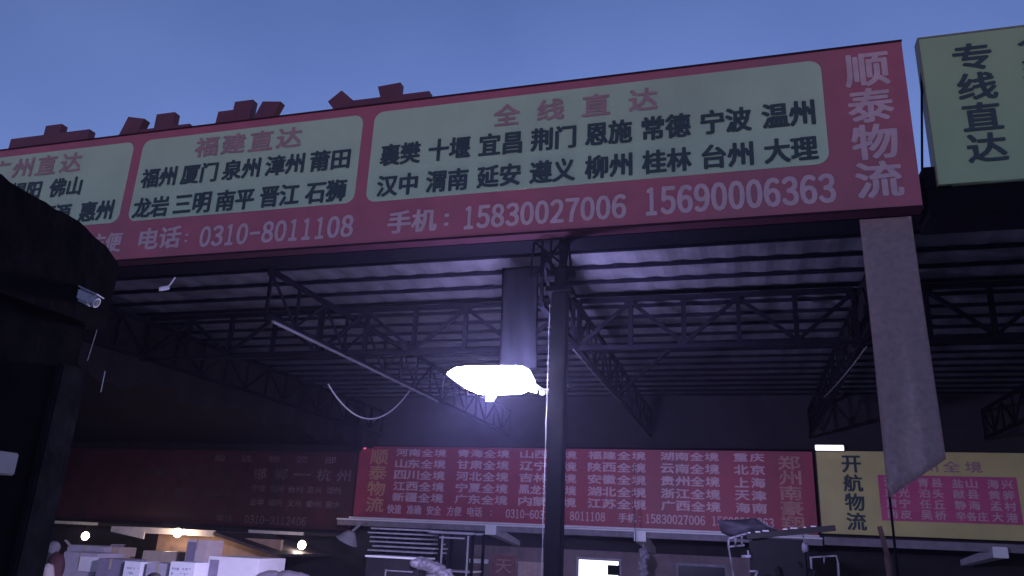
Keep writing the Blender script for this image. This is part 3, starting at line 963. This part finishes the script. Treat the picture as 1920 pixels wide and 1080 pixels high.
# ------------------------------------------------------------------ rack, stacked frames and wrapped bundle left of the post
M_galv = mat('galvanised', (.42, .40, .46), .35, .15, 10, .5)
RY = 16.0
def pz(px, py, Y=RY): return at(px, py, Y)
rk = thing('storage_rack', 'tall dark steel rack with a pale top rail beside the middle post', 'rack', ((pz(855, 1000).x), RY, 0))
a, b, c = pz(800, 997), pz(888, 997), pz(826, 997)
bm = BM()
for X in (c.x, b.x):
    for Y in (RY, RY+.7):
        bar(bm, (X, Y, 0), (X, Y, a.z), .055)
obj('upright', bm, M_steel, rk)
bm = BM(); bar(bm, (a.x, RY-.04, a.z), (b.x+.03, RY-.04, a.z), .045); bar(bm, (c.x, RY+.7, a.z), (b.x, RY+.7, a.z), .04); bar(bm, (c.x, RY-.04, a.z-.10), (b.x-.18, RY-.04, a.z-.10), .03)
obj('top_rail', bm, M_galv, rk)
for zz in (pz(855, 1070).z, .6):
    bm = BM(); box(bm, c.x, b.x, RY, RY+.7, zz-.03, zz); obj('shelf', bm, M_galv, rk)
for (px, w) in ((832, .03), (880, .03)):
    pa = pz(px, 1000)
    bm = BM(); bar(bm, (pa.x, RY-.05, .6), (pa.x, RY-.05, pa.z-.05), w); obj('pole', bm, M_galv, rk)
# a stack of metal frames on a trestle
SY = 15.6
sx0, sx1 = at(690, 1000, SY).x, at(812, 1000, SY).x
tr = thing('trestle', 'dark trestle table under the stack of metal frames', 'trestle', ((sx0+sx1)/2, SY+.5, 0))
ztop = at(740, 1040, SY).z
bm = BM(); box(bm, sx0, sx1, SY, SY+1.0, ztop-.06, ztop); obj('top', bm, M_steel, tr)
for X in (sx0+.06, sx1-.06):
    for Y in (SY+.06, SY+.94):
        bm = BM(); bar(bm, (X, Y, 0), (X, Y, ztop-.06), .05); obj('leg', bm, M_steel, tr)
hz = at(740, 990, SY).z-ztop
FR = ['bottom', 'second', 'third', 'fourth', 'fifth', 'topmost']
first = None
for k in range(6):
    z0 = ztop+hz*k/6+.003
    x0 = sx0+random.uniform(0, .12)+.06*(k % 2); x1 = sx1-random.uniform(0, .18)-(.15 if k > 2 else 0)
    t = thing('metal_frame', FR[k]+' metal frame in the stack left of the tall rack', 'frame', ((x0+x1)/2, SY, z0), 'metal frames stacked on the trestle')
    h = hz/6-.006
    bm = BM()
    bar(bm, (x0, SY+.02, z0+h*.75), (x1, SY+.02, z0+h*.75), .028); bar(bm, (x0, SY+.9, z0+h*.75), (x1, SY+.9, z0+h*.75), .028)
    for X in (x0, x1): bar(bm, (X, SY, z0+h*.75), (X, SY+.92, z0+h*.75), .028)
    obj('rails', bm, M_galv, t)
    bm = BM()
    for j in range(5):
        X = x0+(x1-x0)*(j+.5)/5
        box(bm, X-.03, X+.03, SY+.05, SY+.88, z0, z0+h*.55)
    obj('slats', bm, M_steel, t)
# wrapped bundle in front
WY = 14.6
a, b = at(697, 1044, WY), at(850, 1050, WY)
bu = thing('wrapped_bundle', 'long bundle wrapped in shiny plastic in front of the metal frames', 'bundle', ((a.x+b.x)/2, WY, 0))
bm = BM()
box(bm, a.x, a.x+(b.x-a.x)*.68, WY-.25, WY+.35, 0, a.z-.0, .03)
obj('crate', bm, mat('dark_crate', (.010, .008, .012), .6, .3), bu)
bm = BM(); box(bm, a.x-.02, a.x+(b.x-a.x)*.70, WY-.28, WY+.38, a.z+.001, a.z+.035, .012); obj('lid', bm, M_white, bu)
M_plast = mat('clear_wrap', (.24, .22, .27), .3, .45, 14, 0, 1.)
bm = BM(); 
for k in range(7):
    u = k/6
    ellipsoid(bm, (a.x+(b.x-a.x)*(.66+.34*u), WY-.28, a.z-.06-.20*u*u), .15, .16, .11-.02*u, 3, .22, 30+k)
ellipsoid(bm, (b.x-.02, WY-.28, a.z-.42), .15, .15, .28, 3, .2, 50)
ellipsoid(bm, (b.x-.25, WY-.28, a.z-.75), .25, .2, .6, 3, .15, 51)
obj('plastic_wrap', bm, M_plast, bu, True)
bm = BM()
for k in range(3):
    z = a.z-.22-.12*k
    bar(bm, (a.x+.45, WY-.275, z), (a.x+1.0, WY-.275, z), .02)
bar(bm, (a.x+.45, WY-.275, a.z-.2), (a.x+.45, WY-.275, a.z-.6), .02)
obj('handle_rail', bm, M_galv, bu)
# pale hooded lamp at the end of the province signboard
a = at(655, 1006, 18.6)
hl = thing('hooded_lamp', 'unlit pale hooded lamp at the left end of the canopy', 'lamp', (a.x, 18.6, a.z))
bm = BM()
c0 = bmesh.ops.create_cone(bm, cap_ends=True, segments=24, radius1=.30, radius2=.10, depth=.26)
bmesh.ops.transform(bm, matrix=Matrix.Translation(a) @ Matrix.Rotation(R(25), 4, 'Y'), verts=bm.verts[:])
obj('hood', bm, M_grey, hl)
bm = BM(); tube(bm, [a+Vector((.06, 0, .12)), a+Vector((.18, .2, .32)), a+Vector((.2, .7, .40))], .035, 8); obj('arm', bm, M_grey, hl)

# ------------------------------------------------------------------ shop fronts below the canopy
def window(x0, x1, y0, y1, pane_m, frame_m=None, Y=YB, bars=0):
    a, b = at(x0, y0, Y), at(x1, y1, Y)
    zl = min(b.z, 1.15)
    bm = BM(); w = .06
    box(bm, a.x-w, b.x+w, Y-.05, Y-.002, a.z, a.z+w); box(bm, a.x-w, b.x+w, Y-.05, Y-.002, zl-w, zl)
    box(bm, a.x-w, a.x, Y-.05, Y-.002, zl, a.z); box(bm, b.x, b.x+w, Y-.05, Y-.002, zl, a.z)
    f = obj('window', bm, frame_m or M_steel, shed)
    bm = BM(); box(bm, a.x, b.x, Y-.02, Y-.004, zl, a.z); obj('pane', bm, pane_m, f)
    if bars:
        bm = BM()
        for k in range(bars):
            X = a.x+(b.x-a.x)*(k+.5)/bars
            box(bm, X-.05, X+.05, Y-.035, Y-.024, zl+.02, a.z-.02)
        obj('curtain', bm, mat('pink_curtain', (.46, .34, .32), .7, .15), f)
    return f
f = window(1086, 1160, 1049, 1085, glow('window_glow', (1, .97, 1), 2.2), M_grey)
a, b = at(1140, 1059, YB), at(1161, 1079, YB)
bm = BM(); box(bm, a.x, b.x+.02, YB-.06, YB-.022, b.z, a.z); obj('shutter', bm, M_steel, f)
window(972, 1026, 1052, 1075, mat('pinkish_blind', (.40, .33, .33), .6, .1), M_wall, YB, 6)  # even pinkish blind colour, no emission
window(1272, 1360, 1060, 1085, mat('dark_glass', (.02, .02, .03), .2, .1), mat('dull_frame', (.16, .15, .18), .5, .4, 4))
a, b = at(925, 1040, YB), at(968, 1040, YB)
bm = BM(); box(bm, a.x, b.x, YB-.05, YB-.003, 0, a.z); d_ = obj('door', bm, mat('maroon_door', (.2, .08, .09), .6, .2), shed)
lettering(d_, [('天', a.x+.1, b.x-.1, a.z-.42, a.z-.1)], YB-.054, mat('door_writing', (.36, .2, .2), .6, .1), .02)
a, b = at(882, 1047, YB), at(916, 1057, YB)
bm = BM(); box(bm, a.x, b.x, YB-.09, YB-.004, b.z, a.z, .01)
for k in range(5):
    z = b.z+(a.z-b.z)*(k+.5)/5
    box(bm, a.x+.02, b.x-.02, YB-.10, YB-.088, z-.008, z+.008)
top('vent_grille', bm, M_white, 'small white slatted vent on the wall left of the maroon door', 'vent')
bm = BM(); box(bm, -6.9, .4, YB-.0025, YB+.001, 0, 2.0)
obj('shop_front', bm, M_wall, shed)
# white-ended fixtures under the canopies
for (px, py, dx, dz, lb) in ((920, 994, .45, -.28, 'white square-ended fixture under the canopy left of the middle post'),
                             (1200, 1006, .20, -.30, 'white square-ended fixture under the canopy above the plastic bags'),
                             (1876, 1036, -.50, -.24, 'white square-ended fixture under the canopy of the yellow inside signboard')):
    p = at(px, py, 19.1)
    t = thing('canopy_fixture', lb, 'fixture', p, 'square fixtures under the canopies')
    bm = BM(); box(bm, p.x-.14, p.x+.14, 19.08, 19.12, p.z-.11, p.z+.11, .01); obj('end_plate', bm, M_white, t)
    bm = BM()
    a = [bm.verts.new((p.x+sx*.13, 19.121, p.z+sz*.10)) for sx, sz in ((-1, -1), (1, -1), (1, 1), (-1, 1))]
    b = [bm.verts.new((p.x+dx+sx*.08, 19.95, p.z+dz+sz*.06)) for sx, sz in ((-1, -1), (1, -1), (1, 1), (-1, 1))]
    bm.faces.new(a); bm.faces.new(b[::-1])
    for i in range(4): bm.faces.new((a[i], b[i], b[(i+1) % 4], a[(i+1) % 4]))
    obj('body', bm, M_grey, t)
    bm = BM(); tube(bm, [(p.x, 19.5, p.z), (p.x, 19.5, 2.37)], .02, 8); obj('hanger', bm, M_steel, t)
p0, p1 = at(1206, 1024, 18.9), at(1208, 1082, 18.9)
bg_ = thing('hanging_bags', 'string of pale plastic bags hanging under a canopy fixture', 'plastic bags', p0)
bm = BM(); tube(bm, [p0+Vector((0, 0, .05)), Vector((p1.x, 18.9, p1.z))], .008, 6); obj('string', bm, M_white, bg_)
for k in range(5):
    p = p0.lerp(p1, .2+.17*k)
    bm = BM(); ellipsoid(bm, p+Vector((random.uniform(-.04, .04), 0, 0)), .09+.02*(k % 2), .07, .10, 3, .3, 60+k); obj('bag', bm, M_plast, bg_, True)
bm = BM(); tube(bm, [at(1192, 1018, 18.8), at(1188, 940, 18.8), at(1190, 870, 18.8)], .011, 6)
top('cable', bm, M_black, 'thin dark cable hanging in front of the province signboard', 'cable')

# ------------------------------------------------------------------ dark loaded handcart and posts on the right
KY = 14.0
def kp(px, py, Y=KY): return at(px, py, Y)
M_cartrail = mat('glint_rail', (.26, .24, .28), .4, .85, 5, .3)  # strong mottling stands in for broken glints along the rails
ct = thing('loaded_cart', 'dark loaded cart with a long plank across its top, right of the posts', 'cart', (kp(1460, 1000).x, KY, 0))
x0, x1 = kp(1405, 1030).x, kp(1515, 1030).x
zt_ = kp(1470, 1008).z
bm = BM()
box(bm, x0, x1, KY, KY+.9, .45, zt_-.02, .05)
for k in range(22):
    ellipsoid(bm, (random.uniform(x0-.12, x1+.1), KY+random.uniform(-.05, .2), random.uniform(.7, zt_-.05)), random.uniform(.10, .26), .16, random.uniform(.06, .2), 2, .35, 80+k)
obj('load', bm, mat('dark_load', (.005, .0045, .006), .7, .4, 6), ct)
bm = BM(); p, q = kp(1400, 1006), kp(1566, 990)
bar(bm, p, q, .10, .09); 
obj('plank', bm, mat('dark_timber', (.03, .025, .025), .7, .3), ct)
bm = BM()
for k in range(9):
    v = p.lerp(q, (k+.3)/9.5)+Vector((0, -.02, .05))
    if k not in (3, 8):
        box(bm, v.x-.02-.03*(k % 3), v.x+.02+.01*(k % 2), v.y-.03, v.y+.03, v.z-.005, v.z+.014)
obj('glints', bm, M_white, ct)  # white pieces put in as glints along the plank
bm = BM()
a, b, c, d = kp(1366, 1010), kp(1402, 1000), kp(1366, 1025), kp(1396, 1022)
for u, v in ((a, b), (c, d), (a, c), (kp(1379, 1006), kp(1379, 1024)), (kp(1391, 1003), kp(1391, 1022))): bar(bm, u, v, .028)
bar(bm, kp(1390, 1043), kp(1408, 1043), .04); bar(bm, kp(1402, 1032), kp(1404, 1044), .025)
bar(bm, c, Vector((c.x+.2, KY+.1, .6)), .02)
obj('side_rail', bm, M_cartrail, ct)
bm = BM()
bar(bm, kp(1518, 1045), kp(1568, 1042), .022); bar(bm, kp(1545, 1044), kp(1545, 1056), .018); bar(bm, kp(1568, 1042), kp(1571, 1055), .018); bar(bm, kp(1520, 1045), (kp(1520, 1045).x, KY+.2, .6), .03); bar(bm, kp(1571, 1055), (kp(1571, 1055).x, KY+.2, .6), .03)
obj('handle', bm, M_cartrail, ct)
bm = BM(); bar(bm, kp(1405, 1071), kp(1421, 1071), .03); bar(bm, kp(1421, 1071), kp(1416, 1080), .03); obj('hook', bm, M_cartrail, ct)
for X in (x0+.15, x1-.15):
    for Y in (KY-.02, KY+.86):
        bm = BM(); tube(bm, [(X, Y-.03, .26), (X, Y+.05, .26)], .26, 24); w_ = obj('wheel', bm, M_black, ct)
bm = BM(); box(bm, x0-.1, x1+.1, KY+.06, KY+.8, .38, .449); obj('deck', bm, M_steel, ct)
p = kp(1509, 1027, KY-.22)
bm = BM(); ellipsoid(bm, p, .055, .05, .08, 3, .15, 5); tube(bm, [p+Vector((0, 0, .06)), p+Vector((0, .2, .2))], .01, 6)
top('plastic_bag', bm, M_plast, 'small pale plastic bag hanging on the front of the dark cart', 'bag', None, True)
# tarpaulin peaked over the cart
bm = BM()
T = 14.9
ring = [kp(1345, 975, T), kp(1350, 992, T), kp(1375, 1002, T), kp(1412, 1006, T), kp(1452, 1000, T), kp(1440, 988, T), kp(1416, 971, T), kp(1385, 974, T)]
fr = [bm.verts.new(v+Vector((0, .1*math.sin(i*2.1), 0))) for i, v in enumerate(ring)]
bkv = [bm.verts.new(v+Vector((0, .8+.1*math.sin(i), -.05))) for i, v in enumerate(ring)]
cf = bm.verts.new(sum(ring, Vector())/8+Vector((0, -.16, 0))); cb = bm.verts.new(sum(ring, Vector())/8+Vector((0, .9, 0)))
for i in range(8):
    j = (i+1) % 8
    bm.faces.new((fr[i], fr[j], cf)); bm.faces.new((bkv[j], bkv[i], cb)); bm.faces.new((fr[j], fr[i], bkv[i], bkv[j]))
bmesh.ops.subdivide_edges(bm, edges=bm.edges[:], cuts=2, smooth=.4)
obj('tarp_cover', bm, mat('cart_tarp', (.07, .06, .08), .6, .3, 5), ct, True)
bm = BM()
prism = [kp(1418, 972, 15.9), kp(1468, 999, 15.9), kp(1520, 1001, 15.9), kp(1500, 1004, 15.9), kp(1420, 1004, 15.9)]
prism_xz(bm, [(v.x, v.z) for v in prism], 15.9, 15.93)
obj('tarp_flap', bm, mat('tarp_grey', (.24, .21, .24), .6, .15, 5), ct)
bm = BM(); bar(bm, at(1649, 987, 13.4), at(1664, 1042, 13.4), .085, .06); bar(bm, at(1664, 1042, 13.4), (at(1664, 1042, 13.4).x+.1, 13.5, 0), .08, .06)
top('timber_post', bm, mat('brown_timber', (.06, .035, .028), .7, .3), 'leaning brown timber post below the yellow inside signboard', 'post')
bm = BM(); tube(bm, [at(1668, 930, 12.6), (at(1668, 930, 12.6).x, 12.6, 0)], .018, 8)
top('thin_pole', bm, M_steel, 'thin upright dark pole under the white hanging sheet', 'pole')

# ------------------------------------------------------------------ hazy air, added to stand in for lens bloom round the lamp
bm = BM(); box(bm, -62, 62, -32, 72, -1.3, 8.6)
hm = bpy.data.materials.new('haze')
hm.use_nodes = True
_n = hm.node_tree.nodes
_n.remove(_n['Principled BSDF'])
_v = _n.new('ShaderNodeVolumePrincipled')
_v.inputs['Color'].default_value = (.62, .58, 1, 1)
_v.inputs['Density'].default_value = .0018
_v.inputs['Anisotropy'].default_value = .78
hm.node_tree.links.new(_v.outputs[0], _n['Material Output'].inputs['Volume'])
tag(obj('haze', bm, hm), kind='stuff')
